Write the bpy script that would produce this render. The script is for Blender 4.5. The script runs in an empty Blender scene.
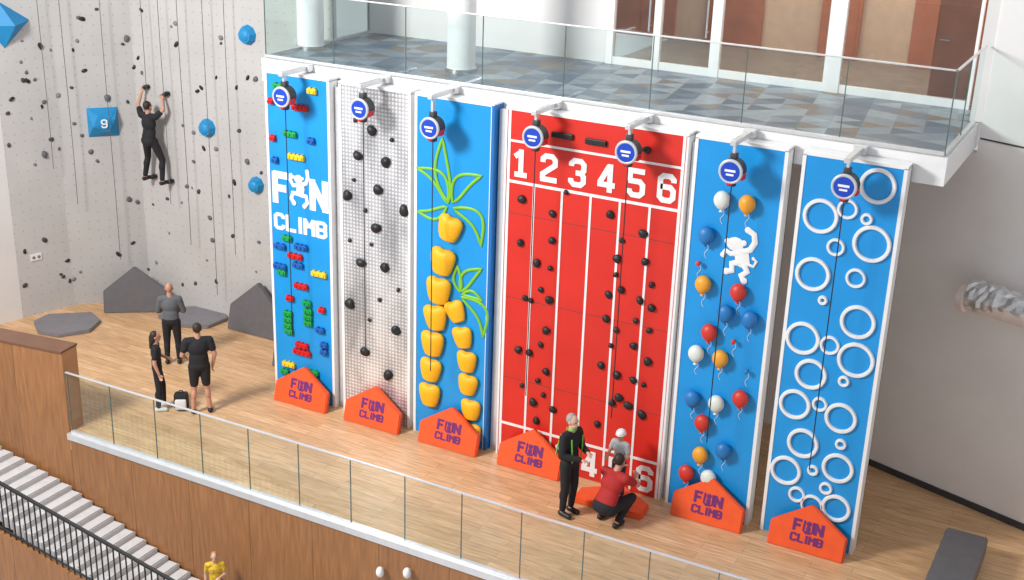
import bpy, bmesh, math, random
from mathutils import Vector, Matrix
random.seed(7)
scene = bpy.context.scene
COL = scene.collection
scene.view_settings.view_transform = 'Standard'

# ------------------------------------------------------------------ camera
F = 1281.0
vx = Vector((2613, 578, -1281)).normalized()
vz = Vector((114, -3356, -1281)).normalized()
vy = vz.cross(vx).normalized()
vx = vy.cross(vz).normalized()
P0 = Vector((-4.816, 2.033, 26.03))
CAM = Vector((-P0.dot(vx), -P0.dot(vy), -P0.dot(vz)))
cd = bpy.data.cameras.new("camera"); cam = bpy.data.objects.new("camera", cd)
COL.objects.link(cam); scene.camera = cam
right = Vector((vx.x, vy.x, vz.x)); down = Vector((vx.y, vy.y, vz.y)); fwd = Vector((vx.z, vy.z, vz.z))
M = Matrix((right, -down, -fwd)).transposed().to_4x4(); M.translation = CAM
cam.matrix_world = M
cd.sensor_width = 36; cd.lens = F / 1024 * 36; cd.clip_end = 200

def ray(px, py):
    c = Vector(((px - 512) / F, (py - 290) / F, 1))
    return Vector((c.dot(vx), c.dot(vy), c.dot(vz)))
def onY(px, py, y=0.0):
    d = ray(px, py); return CAM + d * ((y - CAM.y) / d.y)
def onZ(px, py, z=0.0):
    d = ray(px, py); return CAM + d * ((z - CAM.z) / d.z)
def onP(px, py, a, b):
    n = Vector((b[1] - a[1], -(b[0] - a[0]), 0)); d = ray(px, py)
    return CAM + d * ((Vector((a[0], a[1], 0)) - CAM).dot(n) / d.dot(n))

# ------------------------------------------------------------------ materials
def base_mat(name):
    m = bpy.data.materials.new(name); m.use_nodes = True
    nt = m.node_tree; return m, nt, nt.nodes["Principled BSDF"]
def N(nt, t, **k):
    n = nt.nodes.new(t)
    for a, v in k.items(): setattr(n, a, v)
    return n
def mat(name, col, rough=0.5, metal=0.0, var=0.06, scale=6, bump=0.0, coat=0.0):
    m, nt, b = base_mat(name)
    tc = N(nt, 'ShaderNodeTexCoord'); no = N(nt, 'ShaderNodeTexNoise')
    no.inputs['Scale'].default_value = scale; no.inputs['Detail'].default_value = 4
    nt.links.new(tc.outputs['Object'], no.inputs['Vector'])
    r = N(nt, 'ShaderNodeValToRGB')
    r.color_ramp.elements[0].position = .3; r.color_ramp.elements[1].position = .7
    r.color_ramp.elements[0].color = tuple(c * (1 - var) for c in col) + (1,)
    r.color_ramp.elements[1].color = tuple(min(1, c * (1 + var)) for c in col) + (1,)
    nt.links.new(no.outputs['Fac'], r.inputs[0]); nt.links.new(r.outputs[0], b.inputs['Base Color'])
    b.inputs['Roughness'].default_value = rough; b.inputs['Metallic'].default_value = metal
    b.inputs['Coat Weight'].default_value = coat
    if bump:
        bp = N(nt, 'ShaderNodeBump'); bp.inputs['Strength'].default_value = bump; bp.inputs['Distance'].default_value = .02
        nt.links.new(no.outputs['Fac'], bp.inputs['Height']); nt.links.new(bp.outputs[0], b.inputs['Normal'])
    return m
def xz(nt):
    tc = N(nt, 'ShaderNodeTexCoord'); s = N(nt, 'ShaderNodeSeparateXYZ'); c = N(nt, 'ShaderNodeCombineXYZ')
    nt.links.new(tc.outputs['Object'], s.inputs[0]); nt.links.new(s.outputs[0], c.inputs[0]); nt.links.new(s.outputs[2], c.inputs[1])
    return c.outputs[0]
def wood(name, c1, c2, w, h, vertical=False, rough=.4, seam=(.2, .12, .07), mortar=.004, lo=.72):
    m, nt, b = base_mat(name)
    if vertical: v = xz(nt)
    else: v = N(nt, 'ShaderNodeTexCoord').outputs['Object']
    br = N(nt, 'ShaderNodeTexBrick'); br.offset = .37
    br.inputs['Scale'].default_value = 1; br.inputs['Brick Width'].default_value = w; br.inputs['Row Height'].default_value = h
    br.inputs['Mortar Size'].default_value = mortar; br.inputs['Bias'].default_value = 0
    br.inputs['Color1'].default_value = c1 + (1,); br.inputs['Color2'].default_value = c2 + (1,); br.inputs['Mortar'].default_value = seam + (1,)
    vv = v
    if vertical:
        m0 = N(nt, 'ShaderNodeMapping'); m0.inputs['Location'].default_value = (0, 9, 0); nt.links.new(v, m0.inputs[0]); vv = m0.outputs[0]
    nt.links.new(vv, br.inputs['Vector'])
    mp = N(nt, 'ShaderNodeMapping'); mp.inputs['Scale'].default_value = (1.2, 12, 1) if not vertical else (9, .8, 1)
    nt.links.new(v, mp.inputs[0]); no = N(nt, 'ShaderNodeTexNoise'); no.inputs['Scale'].default_value = 2; no.inputs['Detail'].default_value = 6
    nt.links.new(mp.outputs[0], no.inputs['Vector'])
    r = N(nt, 'ShaderNodeValToRGB'); r.color_ramp.elements[0].color = (lo, lo * .97, lo * .93, 1); r.color_ramp.elements[1].color = (1.2, 1.18, 1.15, 1)
    r.color_ramp.elements[0].position = .25; r.color_ramp.elements[1].position = .75
    nt.links.new(no.outputs['Fac'], r.inputs[0])
    mx = N(nt, 'ShaderNodeMixRGB', blend_type='MULTIPLY'); mx.inputs[0].default_value = 1
    nt.links.new(br.outputs['Color'], mx.inputs[1]); nt.links.new(r.outputs[0], mx.inputs[2]); nt.links.new(mx.outputs[0], b.inputs['Base Color'])
    b.inputs['Roughness'].default_value = rough
    return m
def glass_mat(name, tint=(.93, .97, .96), fac=.035):
    m, nt, b = base_mat(name); nt.nodes.remove(b)
    t = N(nt, 'ShaderNodeBsdfTransparent'); g = N(nt, 'ShaderNodeBsdfGlossy'); mx = N(nt, 'ShaderNodeMixShader')
    no = N(nt, 'ShaderNodeTexNoise'); no.inputs['Scale'].default_value = 1.5
    mr = N(nt, 'ShaderNodeMapRange'); mr.inputs['To Min'].default_value = fac * .8; mr.inputs['To Max'].default_value = fac * 1.3
    nt.links.new(no.outputs['Fac'], mr.inputs[0]); nt.links.new(mr.outputs[0], mx.inputs[0])
    t.inputs[0].default_value = tint + (1,); g.inputs[0].default_value = (.9, .95, 1, 1); g.inputs['Roughness'].default_value = .03
    nt.links.new(t.outputs[0], mx.inputs[1]); nt.links.new(g.outputs[0], mx.inputs[2])
    nt.links.new(mx.outputs[0], nt.nodes['Material Output'].inputs[0]); return m
def dotted(name, col, dotcol, scale, thr, metal=0, rough=.6, bump=0, rnd=0.0, painted_sheen=False):
    m, nt, b = base_mat(name); v = xz(nt)
    vo = N(nt, 'ShaderNodeTexVoronoi', voronoi_dimensions='2D'); vo.inputs['Scale'].default_value = scale; vo.inputs['Randomness'].default_value = rnd
    nt.links.new(v, vo.inputs['Vector'])
    r = N(nt, 'ShaderNodeValToRGB'); r.color_ramp.elements[0].position = thr; r.color_ramp.elements[1].position = thr + .05
    r.color_ramp.elements[0].color = dotcol + (1,); r.color_ramp.elements[1].color = col + (1,)
    nt.links.new(vo.outputs['Distance'], r.inputs[0])
    no = N(nt, 'ShaderNodeTexNoise'); no.inputs['Scale'].default_value = .8; no.inputs['Detail'].default_value = 8
    r2 = N(nt, 'ShaderNodeValToRGB'); r2.color_ramp.elements[0].color = (.8, .8, .8, 1) if not painted_sheen else (.68, .68, .69, 1); r2.color_ramp.elements[1].color = (1.1, 1.1, 1.1, 1) if not painted_sheen else (1.3, 1.3, 1.32, 1)
    if painted_sheen:  # diagonal light and dark bands paint reflections into the metal colour
        r2.color_ramp.elements[0].position = .36; r2.color_ramp.elements[1].position = .62
        mp = N(nt, 'ShaderNodeMapping'); mp.inputs['Rotation'].default_value = (0, 0, .6); mp.inputs['Scale'].default_value = (2.5, .9, 1); nt.links.new(v, mp.inputs[0]); nt.links.new(mp.outputs[0], no.inputs['Vector'])
    else: nt.links.new(v, no.inputs['Vector'])
    nt.links.new(no.outputs['Fac'], r2.inputs[0])
    mx = N(nt, 'ShaderNodeMixRGB', blend_type='MULTIPLY'); mx.inputs[0].default_value = 1
    nt.links.new(r.outputs[0], mx.inputs[1]); nt.links.new(r2.outputs[0], mx.inputs[2]); nt.links.new(mx.outputs[0], b.inputs['Base Color'])
    b.inputs['Metallic'].default_value = metal; b.inputs['Roughness'].default_value = rough
    if bump:
        bp = N(nt, 'ShaderNodeBump', invert=True); bp.inputs['Strength'].default_value = bump; bp.inputs['Distance'].default_value = .02
        nt.links.new(vo.outputs['Distance'], bp.inputs['Height']); nt.links.new(bp.outputs[0], b.inputs['Normal'])
    return m
def carpet_mat():
    m, nt, b = base_mat("carpet_tiles"); L = nt.links.new
    def math_(op, a, c=None):
        n = N(nt, 'ShaderNodeMath', operation=op)
        for i, q in enumerate((a, c)):
            if q is None: continue
            if isinstance(q, (int, float)): n.inputs[i].default_value = q
            else: L(q, n.inputs[i])
        return n.outputs[0]
    tc = N(nt, 'ShaderNodeTexCoord'); mp = N(nt, 'ShaderNodeMapping'); mp.inputs['Rotation'].default_value = (0, 0, .35); mp.inputs['Scale'].default_value = (1.9, 2.3, 1)
    L(tc.outputs['Object'], mp.inputs[0]); s = N(nt, 'ShaderNodeSeparateXYZ'); L(mp.outputs[0], s.inputs[0])
    sk = math_('ADD', s.outputs[0], math_('MULTIPLY', s.outputs[1], .5))
    fx_, fy_ = math_('FLOOR', sk), math_('FLOOR', s.outputs[1])
    side = math_('GREATER_THAN', math_('FRACT', sk), math_('FRACT', s.outputs[1]))
    c = N(nt, 'ShaderNodeCombineXYZ'); L(fx_, c.inputs[0]); L(fy_, c.inputs[1]); L(side, c.inputs[2])
    wn = N(nt, 'ShaderNodeTexWhiteNoise'); L(c.outputs[0], wn.inputs[0])
    r = N(nt, 'ShaderNodeValToRGB'); cr = r.color_ramp; cr.interpolation = 'CONSTANT'
    cols = [(.10, .135, .19), (.22, .26, .32), (.29, .33, .38), (.15, .18, .24), (.20, .165, .15)]
    cr.elements[0].color = cols[0] + (1,); cr.elements[1].position = .2; cr.elements[1].color = cols[1] + (1,)
    for i, p in enumerate((.45, .62, .82)):
        e = cr.elements.new(p); e.color = cols[i + 2] + (1,)
    no = N(nt, 'ShaderNodeTexNoise'); no.inputs['Scale'].default_value = 9; no.inputs['Detail'].default_value = 5; L(tc.outputs['Object'], no.inputs['Vector'])
    r2 = N(nt, 'ShaderNodeValToRGB'); r2.color_ramp.elements[0].color = (.7, .7, .7, 1); r2.color_ramp.elements[1].color = (1.3, 1.3, 1.3, 1); L(no.outputs['Fac'], r2.inputs[0])
    mx = N(nt, 'ShaderNodeMixRGB', blend_type='MULTIPLY'); mx.inputs[0].default_value = 1
    L(wn.outputs['Value'], r.inputs[0]); L(r.outputs[0], mx.inputs[1]); L(r2.outputs[0], mx.inputs[2]); L(mx.outputs[0], b.inputs['Base Color'])
    b.inputs['Roughness'].default_value = .38; return m

BLUE = mat("panel_blue", (.010, .30, .74), .35, var=.05, scale=1.5)
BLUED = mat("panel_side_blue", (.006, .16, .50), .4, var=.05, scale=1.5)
RED = mat("panel_red", (.66, .024, .014), .4, var=.06, scale=1.5)
WHITE = mat("white_paint", (.86, .86, .87), .4, var=.03)
OFFW = mat("white_plaster", (.76, .75, .75), .8, var=.03, scale=1)
WALLG = mat("beige_plaster", (.86, .82, .80), .8, var=.09, scale=.5)
STUD = dotted("studded_metal", (.58, .58, .60), (.98, .98, 1.0), 14, .29, metal=.6, rough=.3, bump=.5, painted_sheen=True)
ROCK = dotted("grey_climbing_board", (.53, .52, .515), (.38, .37, .365), 4.5, .05, rough=.75, rnd=.25)
ROCK2 = dotted("pale_climbing_board", (.61, .60, .595), (.45, .44, .435), 4.5, .05, rough=.75, rnd=.25)
BLACK = mat("black_rubber", (.012, .012, .014), .5, var=.2, scale=20)
DARK = mat("dark_grey", (.05, .05, .055), .6, var=.1)
ROPE = mat("rope_grey", (.12, .12, .13), .7, var=.1)
GREYM = mat("grey_mat_vinyl", (.21, .20, .22), .55, var=.08)
GREYM2 = mat("grey_wedge_vinyl", (.12, .115, .125), .55, var=.08)
STEEL = mat("galvanised_steel", (.55, .56, .58), .35, .8, var=.1)
FOIL = mat("silver_foil", (.72, .73, .76), .38, .8, var=.2, scale=7, bump=.6)
ALU = mat("brushed_aluminium", (.72, .73, .75), .35, .5, var=.05)
ORANGE = mat("orange_vinyl", (.86, .10, .018), .5, var=.06)
PURPLE = mat("purple_print", (.16, .02, .16), .5)
YEL = mat("yellow_plastic", (.93, .47, .010), .55, var=.08)
HY = mat("hold_yellow", (.85, .60, .02), .35); HR = mat("hold_red", (.62, .01, .01), .35)
HG = mat("hold_green", (.01, .33, .07), .35); HB = mat("hold_blue", (.01, .11, .42), .35)
BALB = mat("balloon_blue", (.015, .18, .50), .45); BALR = mat("balloon_red", (.62, .04, .025), .45)
BALY = mat("balloon_orange", (.82, .36, .03), .45); BALW = mat("balloon_white", (.72, .76, .72), .45)
LEAF = mat("leaf_green", (.20, .52, .03), .45)
DEVB = mat("belay_blue", (.01, .06, .50), .3); VOLB = mat("volume_blue", (.01, .25, .55), .5)
FLOOR = wood("oak_floor", (.78, .50, .285), (.64, .39, .205), 1.7, .18, rough=.36, seam=(.40, .25, .13), mortar=.004, lo=.66)
CLAD = wood("wood_cladding", (.34, .155, .062), (.30, .135, .052), 1.35, 30.0, vertical=True, rough=.4, seam=(.13, .06, .025), mortar=.006)
CLADE = mat("wood_edge", (.46, .24, .11), .5, var=.1, scale=3)
CAPW = mat("wood_cap_dark", (.17, .08, .045), .4, var=.1, scale=3)
DOORW = mat("door_wood_brown", (.40, .13, .055), .4, var=.15, scale=3)
GLASS = glass_mat("clear_glass"); GLASSD = glass_mat("door_glass", (.76, .76, .75), .07)
GEDGE = mat("glass_edge", (.10, .16, .15), .2)
CARPET = carpet_mat()
SKIN = mat("skin", (.55, .28, .19), .55, var=.05); SKIN2 = mat("skin_light", (.70, .43, .32), .55, var=.05)

# ------------------------------------------------------------------ mesh builder
class MB:
    def __init__(s): s.bm = bmesh.new()
    def _mi(s, n0, mi):
        s.bm.faces.ensure_lookup_table()
        for f in s.bm.faces[n0:]: f.material_index = mi
    def box(s, x0, x1, y0, y1, z0, z1, bev=0, mi=0, R=None):
        n0 = len(s.bm.faces)
        t = bmesh.new(); bmesh.ops.create_cube(t, size=1)
        for v in t.verts:
            v.co = Vector(((x0 + x1) / 2 + v.co.x * (x1 - x0), (y0 + y1) / 2 + v.co.y * (y1 - y0), (z0 + z1) / 2 + v.co.z * (z1 - z0)))
        if bev: bmesh.ops.bevel(t, geom=t.edges[:], offset=bev, segments=2, affect='EDGES', profile=.5)
        s._merge(t, R); s._mi(n0, mi)
    def _merge(s, t, R=None):
        mp = {}
        for v in t.verts: mp[v] = s.bm.verts.new(R @ v.co if R else v.co)
        for f in t.faces:
            try: s.bm.faces.new([mp[v] for v in f.verts])
            except ValueError: pass
        t.free()
    def cyl(s, a, b, r0, r1=None, seg=20, mi=0):
        a, b = Vector(a), Vector(b); r1 = r0 if r1 is None else r1; n0 = len(s.bm.faces)
        d = b - a; t = bmesh.new(); bmesh.ops.create_cone(t, cap_ends=True, segments=seg, radius1=r0, radius2=r1, depth=d.length)
        R = Matrix.Translation((a + b) / 2) @ d.to_track_quat('Z', 'Y').to_matrix().to_4x4()
        s._merge(t, R); s._mi(n0, mi)
    def ell(s, c, r, R=None, sub=3, mi=0):
        n0 = len(s.bm.faces); t = bmesh.new(); bmesh.ops.create_icosphere(t, subdivisions=sub, radius=1)
        T = Matrix.Translation(Vector(c)) @ (R.to_4x4() if R else Matrix()) @ Matrix.Diagonal((r[0], r[1], r[2], 1))
        s._merge(t, T); s._mi(n0, mi)
    def cap(s, a, b, r0, r1):
        a, b = Vector(a), Vector(b)
        if (b - a).length > 1e-4: s.cyl(a, b, r0, r1, 14)
        s.ell(a, (r0,) * 3, sub=2); s.ell(b, (r1,) * 3, sub=2)
    def prism(s, pts, vec, mi=0):
        n0 = len(s.bm.faces); vec = Vector(vec)
        a = [s.bm.verts.new(Vector(p)) for p in pts]; b = [s.bm.verts.new(Vector(p) + vec) for p in pts]
        s.bm.faces.new(a); s.bm.faces.new(b[::-1]); n = len(a)
        for i in range(n): s.bm.faces.new((a[i], b[i], b[(i + 1) % n], a[(i + 1) % n]))
        s._mi(n0, mi)
    def tube(s, pts, r, closed=False, seg=8, sy=1.0, mi=0):
        pts = [Vector(p) for p in pts]; n = len(pts); n0 = len(s.bm.faces); rings = []
        rr = r if isinstance(r, (list, tuple)) else [r] * n
        up = Vector((0, 1, 0))
        for i in range(n):
            if closed: d = pts[(i + 1) % n] - pts[i - 1]
            else: d = pts[min(i + 1, n - 1)] - pts[max(i - 1, 0)]
            d.normalize(); u2 = up if abs(d.dot(up)) < .95 else Vector((1, 0, 0))
            e1 = d.cross(u2).normalized(); e2 = e1.cross(d).normalized()
            rings.append([s.bm.verts.new(pts[i] + e1 * rr[i] * math.cos(t) + e2 * rr[i] * sy * math.sin(t)) for t in [2 * math.pi * k / seg for k in range(seg)]])
        for i in range(n if closed else n - 1):
            A, B = rings[i], rings[(i + 1) % n]
            for k in range(seg): s.bm.faces.new((A[k], A[(k + 1) % seg], B[(k + 1) % seg], B[k]))
        if not closed: s.bm.faces.new(rings[0][::-1]); s.bm.faces.new(rings[-1])
        s._mi(n0, mi)
    def mesh(s, name, mats, smooth=False):
        bmesh.ops.recalc_face_normals(s.bm, faces=s.bm.faces[:])
        me = bpy.data.meshes.new(name); s.bm.to_mesh(me); s.bm.free()
        for m in (mats if isinstance(mats, (list, tuple)) else [mats]): me.materials.append(m)
        if smooth:
            me.polygons.foreach_set('use_smooth', [True] * len(me.polygons))
            try: me.set_sharp_from_angle(angle=math.radians(40))
            except Exception: pass
        return me
def link(name, me, parent=None, loc=(0, 0, 0), label=None, cat=None, kind=None, group=None, rot=None, local=False):
    o = bpy.data.objects.new(name, me); COL.objects.link(o); o.location = loc
    if rot: o.rotation_euler = rot
    if parent:
        o.parent = parent
        if not local: o.matrix_parent_inverse = Matrix.Translation(-parent.location)
    if label: o['label'] = label
    if cat: o['category'] = cat
    if kind: o['kind'] = kind
    if group: o['group'] = group
    return o
def thing(name, label, cat, loc=(0, 0, 0), group=None, rot=None):
    o = link(name, None, None, loc, label, cat, None, group, rot); o.empty_display_size = .1; return o
def structure(name, me, label): return link(name, me, label=label, kind="structure")

# block lettering drawn as mitred strokes on a 1 x 1.6 grid
GL = {
 '1': [[(.12, 1.15), (.5, 1.45)], [(.5, 1.6), (.5, 0)], [(.12, .13), (.88, .13)]],
 '2': [[(.13, 1.1), (.13, 1.3), (.3, 1.47), (.7, 1.47), (.87, 1.3), (.87, 1.0), (.13, .42), (.13, .13)], [(0, .13), (1, .13)]],
 '3': [[(.13, 1.15), (.13, 1.3), (.3, 1.47), (.7, 1.47), (.87, 1.3), (.87, .97), (.72, .8), (.4, .8)], [(.4, .8), (.72, .8), (.87, .63), (.87, .3), (.7, .13), (.3, .13), (.13, .3), (.13, .45)]],
 '4': [[(.7, 0), (.7, 1.6)], [(.64, 1.5), (.12, .5)], [(0, .42), (1, .42)]],
 '5': [[(.95, 1.47), (.13, 1.47), (.13, .88)], [(.05, .9), (.7, .9), (.87, .73), (.87, .3), (.7, .13), (.3, .13), (.13, .3), (.13, .45)]],
 '6': [[(.87, 1.15), (.87, 1.3), (.7, 1.47), (.3, 1.47), (.13, 1.3), (.13, .3), (.3, .13), (.7, .13), (.87, .3), (.87, .7), (.7, .87), (.15, .87)]],
 '9': [[(.13, .45), (.13, .3), (.3, .13), (.7, .13), (.87, .3), (.87, 1.3), (.7, 1.47), (.3, 1.47), (.13, 1.3), (.13, .9), (.3, .73), (.85, .73)]],
 'F': [[(.13, 0), (.13, 1.6)], [(.05, 1.47), (.95, 1.47)], [(.13, .8), (.82, .8)]],
 'N': [[(.13, 0), (.13, 1.6)], [(.16, 1.4), (.84, .2)], [(.87, 0), (.87, 1.6)]],
 'C': [[(.87, 1.1), (.87, 1.3), (.7, 1.47), (.3, 1.47), (.13, 1.3), (.13, .3), (.3, .13), (.7, .13), (.87, .3), (.87, .5)]],
 'L': [[(.13, 1.6), (.13, 0)], [(.1, .13), (.95, .13)]],
 'I': [[(.5, 0), (.5, 1.6)]],
 'M': [[(.12, 0), (.12, 1.6)], [(.14, 1.45), (.5, .75)], [(.86, 1.45), (.5, .75)], [(.88, 1.6), (.88, 0)]],
 'B': [[(.13, .13), (.7, .13), (.87, .3), (.87, .65), (.72, .8), (.13, .8)], [(.13, .8), (.72, .8), (.87, .95), (.87, 1.3), (.7, 1.47), (.13, 1.47)], [(.13, 0), (.13, 1.6)]],
}
def ribbon(b, pts, hw, to3, dep):
    pts = [Vector(p) for p in pts]; n = len(pts); Lp, Rp = [], []
    for i in range(n):
        d0 = (pts[i] - pts[i - 1]).normalized() if i else None; d1 = (pts[i + 1] - pts[i]).normalized() if i < n - 1 else None
        if d0 is None: nn_ = Vector((-d1.y, d1.x)); k = 1
        elif d1 is None: nn_ = Vector((-d0.y, d0.x)); k = 1
        else:
            n0 = Vector((-d0.y, d0.x)); n1 = Vector((-d1.y, d1.x)); nn_ = (n0 + n1).normalized(); k = min(1.8, 1 / max(.3, nn_.dot(n0)))
        Lp.append(pts[i] + nn_ * hw * k); Rp.append(pts[i] - nn_ * hw * k)
    f = [[b.bm.verts.new(to3(q, y)) for q in S] for S in (Lp, Rp) for y in (-dep, 0)]
    LF, LB, RF, RB = f
    for i in range(n - 1):
        b.bm.faces.new((LF[i], LF[i + 1], RF[i + 1], RF[i])); b.bm.faces.new((LB[i], LB[i + 1], LF[i + 1], LF[i])); b.bm.faces.new((RF[i], RF[i + 1], RB[i + 1], RB[i]))
    b.bm.faces.new((LF[0], RF[0], RB[0], LB[0])); b.bm.faces.new((LF[-1], LB[-1], RB[-1], RF[-1]))
def block_text(txt, x0, x1, z0, z1, y, dep, m, sw=.13):
    ws = [.42 if c == 'I' else 1.0 for c in txt]; gap = .14; tot = sum(ws) + gap * (len(txt) - 1); b = MB(); cx = 0
    sx = (x1 - x0) / tot; sz = (z1 - z0) / 1.6
    for k, c in enumerate(txt):
        for j, st in enumerate(GL[c]):
            off = cx - (.29 if c == 'I' else 0)
            ribbon(b, st, sw, lambda q, yy: Vector((x0 + (off + q.x) * sx, y + yy - (.0008 * j if yy else 0), z0 + q.y * sz)), dep)
        cx += ws[k] + gap
    return b.mesh("lettering", m)

# ------------------------------------------------------------------ room shell
EY = -3.5
PA, PB = (-2.08, EY), (-9.0, EY - .95)
b = MB()
b.prism([(-2.08, EY, 0), (20, EY, 0), (20, 5, 0), (-10, 5, 0), (-10, -4.3, 0), (-2.2, EY + .12, 0)], (0, 0, -.35))
structure("floor", b.mesh("floor", FLOOR), "light oak plank floor of the climbing level")
b = MB(); b.prism([(-12, -24, -6), (24, -24, -6), (24, EY, -6), (-12, EY, -6)], (0, 0, -.2))
structure("floor_lower", b.mesh("floor_lower", OFFW), "pale floor of the lower storey")
b = MB(); b.box(-2.0, 20, EY - .06, EY + .0, -6, -.09)
structure("wall_fascia", b.mesh("wall_fascia", CLAD), "wood-clad wall below the gallery edge")
b = MB(); b.box(-2.05, 20, EY - .09, EY + .02, -.09, .03)  # pale strip also stands in for glare along the floor edge
structure("trim_1", b.mesh("trim_1", ALU), "pale metal edge strip for a glare line under the glass balustrade")
d = (Vector((PB[0], PB[1], 0)) - Vector((PA[0], PA[1], 0))).normalized(); nrm = Vector((-d.y, d.x, 0))
if nrm.y < 0: nrm = -nrm
a = Vector((PA[0], PA[1], -6)); e = Vector((PB[0], PB[1], -6)); th = .42
b = MB(); b.prism([a, e, e + nrm * th, a + nrm * th], (0, 0, 7.62), mi=0)
par = b.mesh("parapet", [CLAD, CLADE])
for p in par.polygons:
    if p.normal.x > .8: p.material_index = 1
structure("wall_parapet", par, "wood-clad solid parapet at the edge of the gallery")
b = MB(); b.prism([a + Vector((.01, -.02, 7.62)), e + Vector((0, -.02, 7.62)), e + nrm * (th + .02) + Vector((0, 0, 7.62)), a + nrm * (th + .02) + Vector((.01, 0, 7.62))], (0, 0, .04))
structure("trim_2", b.mesh("trim_2", CAPW), "dark wooden capping on the parapet")
WPTS = [(-7.15, .0), (-6.78, 1.2), (-5.65, 2.5), (-.2, 2.5)]
cw = thing("climbing_wall", "tall grey faceted climbing wall dotted with dark holds", "climbing wall", (-5, 2.4, 0))
for i in range(3):
    p, q = Vector(WPTS[i] + (0,)), Vector(WPTS[i + 1] + (0,)); L = (q - p).length
    b = MB(); b.box(0, L, 0, .12, 0, 12)
    link("wall_facet", b.mesh("facet", (ROCK2, ROCK, ROCK)[i]), cw, p, rot=(0, 0, math.atan2(q.y - p.y, q.x - p.x)))
b = MB(); b.prism([(-7.15, 0, 0), (-8.6, -5, 0), (-8.8, -5, 0), (-7.35, .1, 0)], (0, 0, 12))
structure("wall_left", b.mesh("wall_left", OFFW), "plain white plaster wall beside the climbing wall")
b = MB(); b.box(-.2, 9.7, 3.9, 4.1, 0, 6.2); structure("wall_back", b.mesh("wall_back", WALLG), "grey plaster wall behind the climbing panels")
def rw(x): return 3.25 - .333 * (x - 11.29)
b = MB()
b.prism([(9.3, rw(9.3), 0), (19, rw(19), 0), (19, rw(19), 11), (12.3, rw(12.3), 11), (12.3, rw(12.3), 6.2), (9.3, rw(9.3), 6.2)], (.06, .18, 0))
structure("wall_right", b.mesh("wall_right", WALLG), "beige-grey plaster wall beyond the last climbing panel")
b = MB(); b.prism([(9.3, rw(9.3) - .03, 0), (19, rw(19) - .03, 0), (19, rw(19) - .03, .12), (9.3, rw(9.3) - .03, .12)], (.01, .03, 0))
structure("baseboard_right", b.mesh("bb", DARK), "dark skirting along the plaster wall")
b = MB(); b.prism([(12.32, rw(12.32) - .012, 6.44), (19, rw(19) - .012, 6.44), (19, rw(19) - .012, 6.47), (12.32, rw(12.32) - .012, 6.47)], (.003, .012, 0))
structure("trim_3", b.mesh("tr", DARK), "dark horizontal joint in the plaster wall")
b = MB(); b.prism([(12.32, rw(12.32) - .02, 6.47), (19, rw(19) - .02, 6.47), (19, rw(19) - .02, 11), (12.32, rw(12.32) - .02, 11)], (.005, .018, 0))
structure("wall_right_upper", b.mesh("wru", OFFW), "pale upper part of the plaster wall")
SX0, SX1, SY, SB, ST = -.28, 12.25, .32, 6.25, 6.70
b = MB(); b.prism([(SX0, SY, SB), (SX1, SY, SB), (SX1, 3.9, SB), (SX0, 3.9, SB)], (0, 0, ST - SB - .02))
structure("floor_balcony_slab", b.mesh("slab", WHITE), "white slab edge of the upper balcony")
b = MB(); b.prism([(SX0 + .12, SY + .14, ST - .02), (SX1 - .12, SY + .14, ST - .02), (SX1 - .12, 3.85, ST - .02), (SX0 + .12, 3.85, ST - .02)], (0, 0, .02))
structure("floor_balcony", b.mesh("carp", CARPET), "balcony floor with blue-grey geometric carpet tiles")
b = MB(); b.box(-.3, 5.2, 3.85, 4.05, 6.70, 11); structure("wall_balcony", b.mesh("wb", OFFW), "white plaster wall behind the balcony")
b = MB(); b.box(5.2, 13, 7.2, 7.4, 6.7, 11); structure("wall_room_back", b.mesh("wb2", mat("room_beige", (.60, .46, .34), .7)), "beige wall of the room behind the glazing")
b = MB(); b.box(5.2, 13, 3.95, 7.2, 6.55, 6.70); structure("floor_room", b.mesh("fr", mat("room_floor", (.28, .21, .17), .5, var=.2)), "brown-grey floor of the room behind the glazing")
b = MB(); b.box(12.1, 12.3, 2.95, 7.2, 6.7, 11); structure("wall_balcony_end", b.mesh("wbe", OFFW), "white wall at the end of the balcony")
for xx, ww in ((3.6, 1.7), (6.0, 1.2), (8.4, .8), (10.2, .5)):
    b = MB(); b.box(xx, xx + ww, 7.1, 7.2, 6.7, 9.2); structure("trim_4", b.mesh("rp", DOORW), "brown wooden panel on the room wall")

def gx(px, py=70): return onY(px, py, 3.85).x
fx = [gx(611, 40), gx(658, 50), gx(717, 50), gx(836, 55), 11.99]
fwid = [.13, .09, .14, .24, .1]
for i in range(4):
    x0, x1 = fx[i], fx[i + 1]; w = fwid[i]; xr = x1 - fwid[i + 1] / 2 - .004
    t = thing("window_%d" % (i + 1), "white-framed full-height glazed door opening off the balcony", "glazed door", (x0, 3.85, 6.7))
    t['kind'] = 'structure'; del t['category']
    b = MB(); b.box(x0 - w / 2, x0 + w / 2, 3.78, 3.9, 6.7, 9.6); b.box(xr - .05, xr, 3.80, 3.9, 6.7, 9.6); b.box(x0 + w / 2, xr - .05, 3.8, 3.9, 6.7, 6.84); b.box(x0 + w / 2, xr - .05, 3.8, 3.9, 9.5, 9.6)
    link("window_frame", b.mesh("wf", WHITE), t)
    b = MB(); b.box(x0 + w / 2, xr - .05, 3.85, 3.86, 6.84, 9.5); link("glass_pane", b.mesh("gp", GLASSD), t)
    if i < 2:
        b = MB(); b.cyl((xr - .12, 3.74, 7.4), (xr - .12, 3.74, 8.3), .018); b.cyl((xr - .12, 3.74, 7.5), (xr - .12, 3.85, 7.5), .01); b.cyl((xr - .12, 3.74, 8.2), (xr - .12, 3.85, 8.2), .01)
        link("door_handle", b.mesh("dh", STEEL, True), t)
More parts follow.
